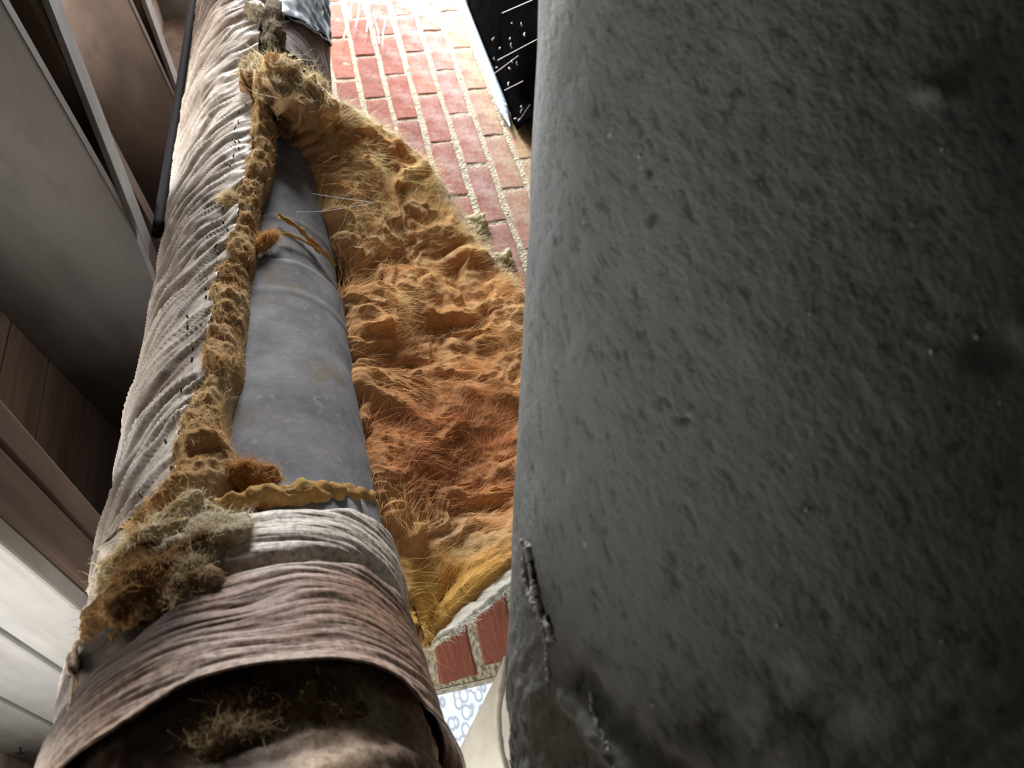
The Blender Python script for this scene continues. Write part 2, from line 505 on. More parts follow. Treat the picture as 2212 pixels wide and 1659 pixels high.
# end wall with the open access hatch
we = empty('wall_end', (3.05, -0.3, 0)); tag(we, 'grey block end wall around the bright access hatch', kind='structure')
for lo, hi in (((3.0, -1.8, -0.05), (3.1, -0.12, 1.17)), ((3.0, 1.04, -0.05), (3.1, 1.6, 1.17)),
               ((3.0, -0.12, -0.05), (3.1, 1.04, 0.28)), ((3.0, -0.12, 0.88), (3.1, 1.04, 1.17))):
    box('block_panel', lo, hi, M_concrete, we)
adopt(we)

# subfloor boards
ceil = empty('ceiling', (0.9, 0, 1.17)); tag(ceil, 'brown pine subfloor boards above the joists', kind='structure')
yb = -1.8
while yb < 1.6:
    w = random.uniform(0.125, 0.15)
    bo = plank('subfloor_board', (-1.2, yb + 0.0), (3.1, yb + 0.02), 1.17, 1.19, -(w - 0.005), M_subfloor, ceil, bev=0)
    yb += w
adopt(ceil)

for k_, (gx_, gy_, sx_, sy_, pw_) in enumerate(CEILING_FILLS):       # pale frames added round the ceiling fill lamps
    fr = empty('trim_%d' % (k_ + 3), (gx_, gy_, 1.165)); tag(fr, 'added wooden frame round an unseen fill lamp under the subfloor', kind='structure')
    for lo, hi in (((-sx_ / 2 - 0.03, -sy_ / 2 - 0.03), (-sx_ / 2, sy_ / 2 + 0.03)), ((sx_ / 2, -sy_ / 2 - 0.03), (sx_ / 2 + 0.03, sy_ / 2 + 0.03)),
                   ((-sx_ / 2, -sy_ / 2 - 0.03), (sx_ / 2, -sy_ / 2)), ((-sx_ / 2, sy_ / 2), (sx_ / 2, sy_ / 2 + 0.03))):
        box('frame_bar', (gx_ + lo[0], gy_ + lo[1], 1.150), (gx_ + hi[0], gy_ + hi[1], 1.1685), M_paintwood, fr)
    adopt(fr)

# rim board on top of the brick wall
tag(plank('trim_1', (-1.2, 1.46), (3.1, 1.46), 0.93, 1.17, -0.04, M_dirtwood), 'dark rim board behind the joist ends', kind='structure')
tag(box('trim_2', (-1.2, 1.132, 0.932), (3.1, 1.235, 0.9345), M_dirtwood), 'thin dark sill plate on the brick wall', kind='structure')

# ------------------------------------------------------------------ floor joists (each a pale face board, a rear beam, a grey strip)
JZ0, JZ1 = 0.92, 1.168


def extend(A, B, y0, y1):
    A, B = np.array(A, float), np.array(B, float); d = (B - A) / (B[1] - A[1])
    return A + d * (y0 - A[1]), A + d * (y1 - A[1])


def joist(label, fa, fb, sa, sb, y0=-1.0, facemat=M_paintwood, boards=None, strip=True, gap=0.085, smat=M_strip):
    A, B = extend(fa, fb, y0, 1.415)
    r = empty('floor_joist', ((A[0] + B[0]) / 2, (A[1] + B[1]) / 2, JZ0)); tag(r, label, 'joist', 'floor joists over the duct')
    for z0, z1 in (boards or [(JZ0, JZ1)]):
        plank('face_board', A, B, z0 + 0.001, z1 - 0.0015, 0.022, facemat, r)
    C, D = extend(np.array(sa), np.array(sb), y0, sb[1] + 0.04)
    plank('rear_beam', A + [gap, 0], B + [gap, 0], JZ0 + 0.0045, JZ1, 0.036, M_dirtwood, r)
    if strip:
        plank('bottom_strip', C + [-0.006, 0], D + [-0.006, 0], JZ0 - 0.004, JZ0 + 0.004, 0.046, smat, r, bev=0.001)
    adopt(r); return r


def gp(px, py, z=JZ0): return atZ(px, py, z)[:2]


joist('pale grey joist over the torn part of the duct, middle of three', gp(118, 200), gp(335, 578), gp(100, 0), gp(320, 560))
joist('joist farthest away, its shade painted in dark brown, at the top left of the duct', gp(280, 0), gp(388, 236), gp(310, 0), gp(390, 220), facemat=M_shadeface)
j1 = joist('brightly lit whitish joist of three boards nearest the glass window', gp(0, 1170), gp(165, 1310), gp(0, 1090) + [0.0, 0], gp(190, 1262),
           boards=[(0.92, 0.994), (0.997, 1.076), (1.079, 1.168)], facemat=M_whiteface, smat=M_dirtwood)
# small printed arrow on the near joist
ax = np.interp(0.8, [0, 1], [0.35, 0.35])
ar = []
xA = gp(0, 1170)[0] - 0.0022
V = [(0, 0), (0.0022, 0), (0.0022, -0.022), (0.007, -0.019), (0.0011, -0.029), (-0.005, -0.019), (0, -0.022)]
pc = CAM + ray(42, 1615) * ((xA - CAM[0]) / ray(42, 1615)[0])
um = CAM + ray(42, 1640) * ((xA - CAM[0]) / ray(42, 1640)[0]) - pc; um /= np.linalg.norm(um)
vm = np.cross(um, [1, 0, 0])
Pf = [pc - um * z + vm * x for x, z in V]; Pb = [q + np.array([0.0006, 0, 0]) for q in Pf]
ob = mesh_obj('arrow_mark', Pf + Pb, [list(range(7)), list(range(13, 6, -1))] + [[i, (i + 1) % 7, 7 + (i + 1) % 7, 7 + i] for i in range(7)], M_ink, j1, smooth=False)
ob.location = [-c for c in j1.location]; tag(ob, 'small black arrow mark')

# ------------------------------------------------------------------ the insulated duct
RJ, RM = 0.125, 0.098
SC = RJ / 0.14
DP = np.array([0.64627677, 0.13381527, 0.90672229, 0.12421016, 0.42153379, 0.12314696]) * SC
X0, DX = 0.15 * SC, 1.55 * SC


def axis(x):
    x = np.asarray(x, float); t = (x - X0) / DX; tc = np.clip(t, -0.1, 1.0); dt = t - tc

    def q(a, b, c): return a + (b - a) * tc + c * tc * (1 - tc) + dt * ((b - a) + c * (1 - 2 * tc))
    return np.stack([x, q(DP[0], DP[2], DP[4]), CAM[2] + q(DP[1], DP[3], DP[5])], -1)


def duct(x, phi, r, off=0.0):
    """phi 0 faces the camera side (-Y), +90 deg is up, -90 deg is down"""
    x, phi, r = np.broadcast_arrays(np.asarray(x, float), np.asarray(phi, float), np.asarray(r, float))
    c = axis(x); e = 1e-3
    T = (axis(x + e) - axis(x - e)); T = T / np.linalg.norm(T, axis=-1, keepdims=True)
    up = np.array([0, 0, 1.0]) - T * T[..., 2:3]; up = up / np.linalg.norm(up, axis=-1, keepdims=True)
    nn = np.cross(T, up)                      # T=+X, up=+Z -> -Y
    return c + np.array([0, 0, -off]) + (nn * np.cos(phi)[..., None] + up * np.sin(phi)[..., None]) * r[..., None]


def pick(px, py, r=RJ, off=0.0):
    """the duct coordinates (x, phi) seen at a pixel"""
    best = None
    xs, ph = np.meshgrid(np.linspace(-0.2, 2.4, 180), np.radians(np.linspace(-130, 130, 130)), indexing='ij')
    p = proj(duct(xs, ph, r, off)); d = np.hypot(p[..., 0] - px, p[..., 1] - py)
    pts = duct(xs, ph, r, off)
    cen = axis(xs); facing = np.einsum('ijk,ijk->ij', pts - cen, CAM - pts) > 0
    d = d + 1e5 * (~facing)                    # only the side turned to the viewer
    i = np.unravel_index(np.argmin(d), d.shape); u = np.array([xs[i], ph[i]])
    for _ in range(12):
        f0 = proj(duct(u[0], u[1], r, off)) - [px, py]
        J = np.stack([(proj(duct(u[0] + 1e-4, u[1], r, off)) - [px, py] - f0) / 1e-4, (proj(duct(u[0], u[1] + 1e-4, r, off)) - [px, py] - f0) / 1e-4], 1)
        u = u - np.clip(np.linalg.solve(J.T @ J + 30 * np.eye(2), J.T @ f0), -0.08, 0.08)
    return u


def edge(pxs, r=RJ, off=0.0): return np.array([pick(x, y, r, off) for x, y in pxs])


dbase = axis(0.8); D = empty('insulated_duct', (0.8, float(dbase[1]), 0.0))
tag(D, 'round steel duct in torn beige vinyl jacket with orange insulation spilling out', 'duct')
rad = np.radians

# steel pipe
xs = np.linspace(0.2, 1.75, 240); ph = np.linspace(-math.pi, math.pi, 120, endpoint=False)
X, PH = np.meshgrid(xs, ph, indexing='ij')
seamx = [pick(690, 590, RM, 0.022)[0], pick(690, 655, RM, 0.022)[0], pick(640, 470, RM, 0.022)[0]]
rr = RM - 0.007 * sm(seamx[0] - 0.004, seamx[0] + 0.012, X) - 0.008 * sm(0.85, 1.15, X) + 0.0012 * fbm(X * 9, PH * 2, 2.2, 3)
for sx_ in seamx: rr = rr + 0.0022 * np.exp(-((X - sx_) / 0.0035) ** 2)
grid_obj('steel_pipe', duct(X, PH, rr, 0.022), M_metal, D, wrap=True)

# left jacket with crinkles, free edge along the tear
JE = edge([(566, -60), (566, 20), (560, 110), (540, 185), (553, 250), (545, 330), (530, 395), (518, 450), (512, 520), (500, 562), (472, 600), (466, 650),
           (456, 700), (455, 760), (461, 792), (430, 850), (402, 900), (395, 960), (386, 1040), (345, 1085), (300, 1140), (235, 1178)])
o_ = np.argsort(JE[:, 0]); jx, jp = JE[o_, 0], JE[o_, 1]
xs = np.linspace(jx[0] - 0.07, 2.95, 800); na = 240
pe = np.interp(xs, jx, jp)
pe = pe + 0.02 * noise(xs * 70, 0.5, 0.1) + 0.015 * noise(xs * 25, 1.5, 0.1)
v = np.linspace(0, 1, na)
X = np.repeat(xs[:, None], na, 1); PH = pe[:, None] + (rad(215) - pe[:, None]) * v[None, :]
A_ = PH * RJ
da = (PH - pe[:, None]) * RJ
w = X + 0.75 * da + 2.2 * da ** 2 + 0.012 * fbm(X * 14, A_ * 14, 3.3, 2)
h1 = ridge(w * 30, A_ * 7, 0.7, 3); h2 = ridge(w * 75, A_ * 13, 2.7, 2); h3 = fbm(X * 9, A_ * 9, 5.0, 2)
nearv = sm(0, 0.004, da)
lift = 0.006 * np.exp(-da / 0.01) * (0.4 + noise(X * 40, 0.2, 0.9))
r = RJ + 0.0058 * h1 + 0.0020 * h2 + 0.004 * h3 + lift
dirt = np.clip(0.5 - 0.55 * h1 - 0.25 * h2 + 0.5 * fbm(X * 12, A_ * 18, 8.1, 3), 0, 1)
dirt = dirt * (0.35 + 0.65 * sm(0.0, 0.055, da))
ctop = sm(1.25, 1.6, X)
pale = mixc((0.58, 0.52, 0.44), (0.40, 0.32, 0.265), np.clip(ctop + 0.35 * sm(0.02, 0.09, da), 0, 1))
c = mixc(pale, (0.15, 0.10, 0.075), dirt * 0.9)
grid_obj('jacket', duct(X, PH, r), M_jacket, D, c, thick=0.0012)

# staple marks along the jacket edge
stp = [(533, 235), (519, 252), (518, 274), (511, 287), (519, 316), (510, 316), (518, 331), (508, 347), (500, 367), (486, 461), (487, 491), (495, 508), (472, 543), (475, 558),
       (451, 636), (452, 655), (414, 695), (415, 719), (425, 767), (424, 790), (402, 855), (370, 965), (382, 1025), (320, 1082)]
for k, (px, py) in enumerate(stp):
    u = pick(px, py, RJ); rr_ = RJ + 0.009
    L = random.uniform(0.0018, 0.0036); a = random.uniform(-0.5, 0.5)
    p0 = duct(u[0] + L * math.cos(a), u[1] + L * math.sin(a) / RJ, rr_); p1 = duct(u[0] - L * math.cos(a), u[1] - L * math.sin(a) / RJ, rr_ - 0.002)
    tube_obj('staple', [p0, (p0 + p1) / 2 + 0.0005, p1], 0.0011, M_staple, D, 5)

# far jacket on the right side of the seam, foil patch, dark joint band
SE = edge([(566, -60), (566, 20), (600, 100), (650, 180), (690, 240), (722, 250)], RJ)
xs = np.linspace(SE[-1, 0] - 0.05, 2.95, 420); na = 150
so = np.argsort(SE[:, 0]); pe = np.interp(xs, SE[so, 0], SE[so, 1]) + 0.03
v = np.linspace(0, 1, na); X = np.repeat(xs[:, None], na, 1); PH = pe[:, None] + (rad(-200) - pe[:, None]) * v[None, :]
A_ = PH * RJ; w = X - 0.7 * A_ + 0.012 * fbm(X * 12, A_ * 12, 2.0, 2)
h1 = ridge(w * 22, A_ * 5, 1.7, 3); h2 = ridge(w * 60, A_ * 9, 4.7, 2)
r = RJ + 0.0035 * h1 + 0.0016 * h2
dirt = np.clip(0.5 - 0.5 * h1 + 0.5 * fbm(X * 9, A_ * 9, 3.1, 3), 0, 1)
c = mixc((0.36, 0.30, 0.28), (0.15, 0.11, 0.10), dirt)
grid_obj('far_jacket', duct(X, PH, r), M_jacket, D, c, thick=0.0012, flip=True)
fp = edge([(572, -40), (600, 40), (640, 52), (706, 100)], RJ); fq = edge([(690, -40), (702, 30)], RJ)
n1_, n2_ = 40, 40
u0, u1 = np.linspace(0, 1, n1_)[:, None], np.linspace(0, 1, n2_)[None, :]
lowx = np.interp(u1, [0, 0.5, 1], [fp[1, 0], fp[2, 0], fp[3, 0]]); X = lowx + u0 * 0.34 + 0 * u1
PH = fp[1, 1] + (fp[3, 1] - fp[1, 1]) * u1 + 0 * u0
A_ = PH * RJ; r = RJ + 0.008 + 0.004 * ridge(X * 30, A_ * 30, 0.2, 3)
tag(grid_obj('foil_patch', duct(X, PH, r), M_foil, D, flip=True, thick=0.001), 'bluish crinkled foil tape patch')
bp_ = edge([(610, 42), (640, 50), (675, 68), (706, 98)], RJ); bp_ = catmull(bp_, 24)
tube_obj('joint_band', duct(bp_[:, 0], bp_[:, 1], RJ + 0.007), 0.004, M_cable, D, 6)

# lower jacket sleeve
TE = edge([(300, 1215), (380, 1160), (440, 1125), (520, 1097), (600, 1084), (700, 1082), (760, 1088), (800, 1103), (838, 1135)], RJ)
BE = edge([(235, 1615), (330, 1545), (430, 1488), (520, 1462), (650, 1446), (720, 1444), (790, 1455), (850, 1482), (905, 1540)], RJ + 0.006)


def around(E_, lo, hi):
    o = np.argsort(E_[:, 1]); p, x = E_[o, 1], E_[o, 0]
    return lambda q: np.interp(q, np.concatenate([[rad(-200)], p, [rad(200)]]), np.concatenate([[lo], x, [hi]]))


fT, fB = around(TE, TE[-1, 0] + 0.0, TE[0, 0]), around(BE, BE[-1, 0], BE[0, 0])
ph = np.linspace(rad(-180), rad(180), 420); nu = 240
u = np.linspace(0, 1, nu)
PH = np.repeat(ph[None, :], nu, 0); X = fT(ph)[None, :] * (1 - u[:, None]) + fB(ph)[None, :] * u[:, None]
X = X + 0.004 * noise(PH * 5, 0.3, 1.0) * (1 - u[:, None])
A_ = PH * RJ; w = X + 0.10 * A_ + 0.012 * fbm(X * 10, A_ * 8, 6.0, 2)
h1 = ridge(w * 34, A_ * 3.6, 2.7, 3); h2 = ridge(w * 95, A_ * 9, 6.7, 3)
fold = np.exp(-((u[:, None] - 0.42 - 0.05 * np.sin(PH * 2)) / 0.035) ** 2)
lip = sm(0.9, 1.0, u)[:, None]
r = RJ + 0.0022 * h1 + 0.0014 * h2 - 0.006 * fold + 0.008 * lip + 0.004 * u[:, None] - 0.016 * np.exp(-u[:, None] / 0.03)
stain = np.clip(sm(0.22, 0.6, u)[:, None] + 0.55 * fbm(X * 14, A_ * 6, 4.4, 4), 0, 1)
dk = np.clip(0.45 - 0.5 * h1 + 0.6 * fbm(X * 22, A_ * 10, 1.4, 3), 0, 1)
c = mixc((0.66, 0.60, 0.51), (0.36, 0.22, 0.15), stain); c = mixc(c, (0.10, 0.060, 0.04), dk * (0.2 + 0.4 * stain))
shade_dirt = sm(rad(-8), rad(8), PH + 0.15 * fbm(X * 20, A_ * 20, 3.0, 3)) * sm(0.15, 0.35, u)[:, None] * sm(0.86, 0.6, u + 0 * u)[:, None]
c = mixc(c, (0.035, 0.020, 0.013), shade_dirt * 0.95)  # shadow of the tufts, with dirt, painted into the jacket colour
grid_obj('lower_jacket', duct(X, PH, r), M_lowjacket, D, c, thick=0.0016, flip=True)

# innermost dark sleeve below the lip
xb = BE[:, 0].max() + 0.03
xs = np.linspace(xb, -0.35, 220); ph = np.linspace(rad(-180), rad(180), 300)
X, PH = np.meshgrid(xs, ph, indexing='ij'); A_ = PH * RJ
h1 = ridge((X + 0.2 * A_) * 20, A_ * 6, 9.7, 3); h2 = fbm(X * 60, A_ * 60, 4.7, 3)
r = RJ - 0.006 + 0.005 * h1 + 0.0018 * h2
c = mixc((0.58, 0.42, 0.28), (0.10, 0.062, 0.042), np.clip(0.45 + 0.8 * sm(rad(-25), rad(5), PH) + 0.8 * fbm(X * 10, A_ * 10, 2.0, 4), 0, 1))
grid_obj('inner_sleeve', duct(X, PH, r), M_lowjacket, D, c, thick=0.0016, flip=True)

# ---- glass wool
ORANGE, TAN, PALE, DEEP, YEL = (0.80, 0.45, 0.19), (0.74, 0.52, 0.28), (0.66, 0.60, 0.44), (0.30, 0.105, 0.04), (0.62, 0.38, 0.10)


def wool_col(P, base, alt, seed, f=30.0, amt=1.0):
    n = np.clip(0.5 + amt * fbm(P[..., 0] * f, P[..., 1] * f, P[..., 2] * f + seed, 3), 0, 1)
    return mixc(base, alt, n)


# cut edge of the blanket along the left jacket
IE = edge([(602, 215), (602, 290), (592, 380), (572, 425), (560, 480), (556, 555), (541, 610), (540, 660), (531, 725), (526, 800), (500, 860), (490, 930), (512, 975), (528, 1010), (470, 1080), (420, 1112), (340, 1160)], 0.112)
JI = edge([(545, 205), (553, 250), (545, 330), (530, 395), (518, 450), (500, 562), (472, 600), (466, 650), (456, 700), (455, 760), (461, 792), (430, 850), (402, 900), (395, 960), (386, 1040), (345, 1085), (300, 1140)], RJ)
nL, nC = 420, 70
li, lj = catmull(IE, nL), catmull(JI, nL)
v = np.linspace(0, 1, nC)
j0 = lj + np.array([0, 1]) * 0.10
Xg = j0[:, None, 0] * (1 - v) + li[:, None, 0] * v; Pg = j0[:, None, 1] * (1 - v) + li[:, None, 1] * v
prof = np.interp(v, [0, 0.12, 0.35, 0.7, 0.9, 1.0], [RJ - 0.006, RJ + 0.000, RJ + 0.009, RJ + 0.005, RJ - 0.008, RM + 0.0])
P = duct(Xg, Pg, np.repeat(prof[None, :], nL, 0))
lump = 0.009 * fbm(P[..., 0] * 30, P[..., 1] * 30, P[..., 2] * 30, 3) + 0.004 * fbm(P[..., 0] * 70, P[..., 1] * 70, P[..., 2] * 70, 3)
env = sm(0, 0.2, v)[None, :] * (0.35 + 0.65 * sm(1.0, 0.8, v))[None, :]
nor = P - (axis(Xg)); nor = nor / np.linalg.norm(nor, axis=-1, keepdims=True)
P = P + nor * (lump * env)[..., None]
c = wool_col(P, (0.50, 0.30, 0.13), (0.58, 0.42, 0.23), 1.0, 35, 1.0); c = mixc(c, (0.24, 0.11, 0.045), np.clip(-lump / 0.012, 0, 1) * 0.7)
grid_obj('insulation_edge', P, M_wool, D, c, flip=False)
EP, EN, EC = P, nor, c


FUZZ = []


def clump(name, centre, axes, n=80, amp=0.35, fr=40.0, c0=PALE, c1=TAN, parent=D, seed=0.0, tip=None):
    """lumpy tuft of wool: ellipsoid pushed in and out by noise"""
    th = np.linspace(0, math.pi, n); ps = np.linspace(0, 2 * math.pi, n * 2, endpoint=False)
    TH, PS = np.meshgrid(th, ps, indexing='ij')
    d = np.stack([np.sin(TH) * np.cos(PS), np.sin(TH) * np.sin(PS), np.cos(TH)], -1)
    Ax = np.array(axes, float)               # rows: half axes as vectors
    s = np.max(np.linalg.norm(Ax, axis=1))
    base = np.asarray(centre) + d @ Ax
    b0, b1, b2 = base[..., 0], base[..., 1], base[..., 2] + seed
    q = 1 + amp * (1.3 * noise(b0 * fr, b1 * fr, b2 * fr) + 0.55 * fbm(b0 * fr * 2.1, b1 * fr * 2.1, b2 * fr * 2.1, 4, 0.5))
    P = np.asarray(centre) + (d * q[..., None]) @ Ax
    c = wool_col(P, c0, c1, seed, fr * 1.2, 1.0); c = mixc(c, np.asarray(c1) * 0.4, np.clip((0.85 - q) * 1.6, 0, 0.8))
    nn_ = P - np.asarray(centre); nn_ = nn_ / (np.linalg.norm(nn_, axis=-1, keepdims=True) + 1e-9)
    FUZZ.append((P.reshape(-1, 3), nn_.reshape(-1, 3), c.reshape(-1, 3), s, parent))
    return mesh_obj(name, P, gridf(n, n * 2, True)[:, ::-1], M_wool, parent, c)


def local(px, py, r, L, Wd, T, ang=0.0, off=0.0):
    """centre and axes of a tuft lying on the duct: L along, Wd around, T out"""
    u = pick(px, py, r, off); P0 = duct(u[0], u[1], r, off)
    tx = duct(u[0] + 1e-3, u[1], r, off) - P0; tx /= np.linalg.norm(tx)
    ta = duct(u[0], u[1] + 1e-3, r, off) - P0; ta /= np.linalg.norm(ta); nn = np.cross(tx, ta); nn *= np.sign(nn @ (P0 - axis(u[0])))
    a = tx * math.cos(ang) + ta * math.sin(ang); b = -tx * math.sin(ang) + ta * math.cos(ang)
    return P0, [a * L, b * Wd, nn * T]


def tuft(name, px, py, r, L, Wd, T, ang=0.0, **kw):
    c_, a_ = local(px, py, r, L, Wd, T, ang); return clump(name, c_, a_, **kw)


BR = (0.16, 0.085, 0.035)
tuft('wool_tuft', 330, 1185, RJ + 0.000, 0.024, 0.050, 0.018, 0.35, amp=0.35, fr=38, c0=(0.66, 0.58, 0.40), c1=(0.44, 0.32, 0.16), seed=2)
tuft('wool_tuft', 445, 1170, RJ + 0.000, 0.026, 0.030, 0.014, 0.5, amp=0.35, fr=42, c0=(0.68, 0.62, 0.48), c1=(0.42, 0.34, 0.20), seed=5)
tuft('wool_tuft', 330, 1270, RJ - 0.004, 0.036, 0.048, 0.018, 0.2, amp=0.3, fr=32, c0=BR, c1=(0.26, 0.15, 0.06), seed=7)
tuft('wool_tuft', 425, 1240, RJ - 0.002, 0.030, 0.020, 0.012, 0.1, amp=0.4, fr=42, c0=(0.46, 0.38, 0.24), c1=(0.25, 0.16, 0.08), seed=9)
tuft('wool_tuft', 535, 1030, RM + 0.012, 0.012, 0.026, 0.010, -0.35, amp=0.3, fr=50, c0=(0.55, 0.34, 0.15), c1=(0.42, 0.22, 0.08), seed=14)
tuft('wool_tuft', 574, 520, RM + 0.014, 0.032, 0.009, 0.009, -0.55, amp=0.25, fr=45, c0=(0.58, 0.36, 0.13), c1=(0.44, 0.22, 0.07), seed=17)
tuft('wool_tuft', 588, 62, RJ + 0.004, 0.070, 0.018, 0.018, 0.0, amp=0.45, fr=40, c0=(0.36, 0.31, 0.23), c1=(0.20, 0.15, 0.10), seed=21)
tuft('wool_tuft', 560, 40, RJ + 0.004, 0.040, 0.014, 0.014, 0.6, amp=0.45, fr=46, c0=(0.40, 0.34, 0.25), c1=(0.22, 0.17, 0.11), seed=22)
tuft('wool_tuft', 493, 430, RJ + 0.004, 0.018, 0.010, 0.006, 0.0, amp=0.4, fr=50, c0=(0.52, 0.44, 0.28), c1=TAN, seed=23)
tuft('wool_tuft', 560, 160, RJ + 0.016, 0.030, 0.028, 0.022, 0.3, amp=0.4, fr=42, c0=(0.66, 0.60, 0.45), c1=(0.50, 0.38, 0.20), seed=31)
tuft('wool_tuft', 615, 170, RJ + 0.018, 0.036, 0.026, 0.024, -0.3, amp=0.4, fr=42, c0=(0.70, 0.64, 0.50), c1=(0.52, 0.36, 0.17), seed=33)
tuft('wool_tuft', 655, 205, RJ + 0.018, 0.036, 0.026, 0.024, -0.3, amp=0.4, fr=42, c0=(0.66, 0.58, 0.42), c1=(0.50, 0.33, 0.15), seed=35)
tuft('wool_tuft', 628, 262, RJ - 0.004, 0.045, 0.016, 0.014, -0.4, amp=0.35, fr=40, c0=(0.42, 0.27, 0.13), c1=(0.24, 0.13, 0.05), seed=39)
tuft('wool_tuft', 585, 200, RJ + 0.018, 0.026, 0.024, 0.018, 0.2, amp=0.4, fr=44, c0=(0.62, 0.53, 0.36), c1=(0.42, 0.28, 0.13), seed=41)
tuft('wool_tuft', 632, 236, RJ + 0.014, 0.034, 0.020, 0.020, -0.4, amp=0.4, fr=44, c0=(0.60, 0.48, 0.30), c1=(0.40, 0.25, 0.11), seed=43)
tuft('wool_tuft', 690, 185, RJ + 0.010, 0.022, 0.012, 0.010, 0.3, amp=0.5, fr=50, c0=(0.62, 0.54, 0.38), c1=(0.48, 0.36, 0.18), seed=37)
tuft('wool_tuft', 560, 1535, RJ - 0.010, 0.014, 0.030, 0.010, 0.15, amp=0.4, fr=46, c0=(0.26, 0.18, 0.09), c1=(0.12, 0.07, 0.03), seed=25)
tuft('wool_tuft', 690, 1512, RJ - 0.010, 0.014, 0.028, 0.010, -0.1, amp=0.4, fr=46, c0=(0.30, 0.23, 0.13), c1=(0.13, 0.08, 0.04), seed=27)
tuft('wool_tuft', 490, 1588, RJ - 0.008, 0.011, 0.020, 0.008, 0.1, amp=0.4, fr=50, c0=(0.40, 0.32, 0.18), c1=(0.20, 0.12, 0.06), seed=29)

# rolled rim of wool on top of the lower jacket
rim = catmull(edge([(470, 1098), (520, 1082), (560, 1072), (640, 1063), (700, 1062), (755, 1070), (800, 1092), (835, 1128), (858, 1180), (866, 1230)], RJ - 0.012), 120)
Pr = duct(rim[:, 0], rim[:, 1], RJ - 0.014)
rr_ = 0.0085 * (0.75 + 0.5 * (0.5 + noise(rim[:, 1] * 9, 0.4, 0.8)))
Q = tube_pts(Pr, rr_, 20, 0.0055, 85); grid_obj('wool_rim', Q, M_wool, D, wool_col(Q, (0.60, 0.40, 0.17), (0.55, 0.32, 0.11), 3, 40), wrap=True)
for pts, rw in (([(602, 468), (640, 492), (680, 530), (720, 575)], 0.0042), ([(600, 505), (650, 520), (690, 548)], 0.003)):
    e_ = catmull(edge(pts, RM, 0.022), 40); Q = tube_pts(duct(e_[:, 0], e_[:, 1], RM + 0.002, 0.022), rw * (0.6 + 0.6 * np.abs(noise(e_[:, 0] * 80, 0.1, 0.4))), 10, 0.002, 90)
    grid_obj('wool_remnant', Q, M_wool, D, wool_col(Q, (0.60, 0.42, 0.18), (0.50, 0.30, 0.10), 3, 60), wrap=True)

# torn brown flap of jacket at the near left
fl = [(150, 1415), (166, 1422), (152, 1480), (140, 1560), (128, 1680)]
fe = edge([(175, 1440), (170, 1500), (160, 1580), (150, 1680)], RJ)
nl, nw = 60, 14
e_ = catmull(fe, nl); base_ = duct(e_[:, 0], e_[:, 1], RJ + 0.004)
outp = np.array([atD(x, y, np.linalg.norm((b - CAM) @ M[:, 2])) for (x, y), b in zip(catmull([(128, 1408), (122, 1480), (120, 1570), (112, 1690)], nl), base_)])
t_ = np.linspace(0, 1, nw)
P = base_[:, None] * (1 - t_)[None, :, None] + outp[:, None] * t_[None, :, None]
P = P + M[:, 2] * (0.02 * t_[None, :, None] ** 2) + (0.004 * noise(P[..., 0] * 60, P[..., 2] * 60, 1.0))[..., None]
grid_obj('jacket_flap', P, M_lowjacket, D, wool_col(P, (0.36, 0.25, 0.15), (0.20, 0.12, 0.07), 2, 60), thick=0.003)

# ---- the big peeled blanket hanging from the duct
rowsL = [(522, 178), (585, 215), (622, 248), (648, 300), (678, 370), (708, 470), (742, 555), (764, 640), (766, 720), (774, 800), (788, 900), (802, 1000), (828, 1090), (852, 1200), (876, 1330), (888, 1392)]
rowsR = [(590, 132), (668, 168), (742, 222), (820, 272), (900, 328), (955, 400), (1045, 535), (1140, 650), (1190, 740), (1210, 830), (1210, 930), (1195, 1030), (1165, 1120), (1112, 1192), (1005, 1288), (912, 1376)]
nr, nc = len(rowsL), 6
ctrl = np.zeros((nr, nc, 3))
bel = [0, 0, 0.55, 1.0, 0.75, 0.0]
tcol = [0.0, 0.0, 0.25, 0.5, 0.75, 1.0]
for i in range(nr):
    L_, R_ = np.array(rowsL[i], float), np.array(rowsR[i], float)
    for j in range(nc):
        t = tcol[j]; p = L_ * (1 - t) + R_ * t
        tuck = float(sm(2, 4, np.array(float(i))) * sm(14.5, 12, np.array(float(i))))
        if j == 0: p = p + (np.array([-48, 0]) * tuck if i > 2 else np.array([-6, 4]))     # rolled-in edge, tucked behind the pipe
        if i < 3:
            u = pick(p[0], p[1], RJ + 0.016); ctrl[i, j] = duct(u[0], u[1], RJ + 0.016)
            if i == 2 and t > 0.6: ctrl[i, j] = atY(p[0], p[1], ctrl[i, 3][1] + 0.03 * (t - 0.5) / 0.5)
        else:
            # depth: left side tucked behind the pipe, right side swinging out towards the wall
            u = pick(rowsL[i][0] - 60, rowsL[i][1], RM, 0.022); yc = float(axis(u[0])[1])
            k = sm(2, 6, np.array(float(i)))
            yl = yc + lerp(-0.075, 0.015, float(k)); yr = min(1.075, yc + lerp(0.06, 0.15, float(k)))
            if i > 12: yl = yc + 0.05 ; yr = yc + 0.10
            Y = yl + (yr - yl) * t + 0.045 * bel[j] * float(k)
            if j == 0: Y += 0.085 * tuck
            ctrl[i, j] = atY(p[0], p[1], min(Y, 1.095))
rowsN, colsN = 540, 260
tmp = np.array([catmull(ctrl[:, j], rowsN) for j in range(nc)]).transpose(1, 0, 2)
Pf = np.array([catmull(tmp[i], colsN) for i in range(rowsN)])
T1 = np.gradient(Pf, axis=0); T2 = np.gradient(Pf, axis=1); Nf = np.cross(T1, T2); Nf /= np.linalg.norm(Nf, axis=-1, keepdims=True) + 1e-12
if np.mean(np.einsum('ijk,ijk->ij', Nf, CAM - Pf)) < 0: Nf = -Nf
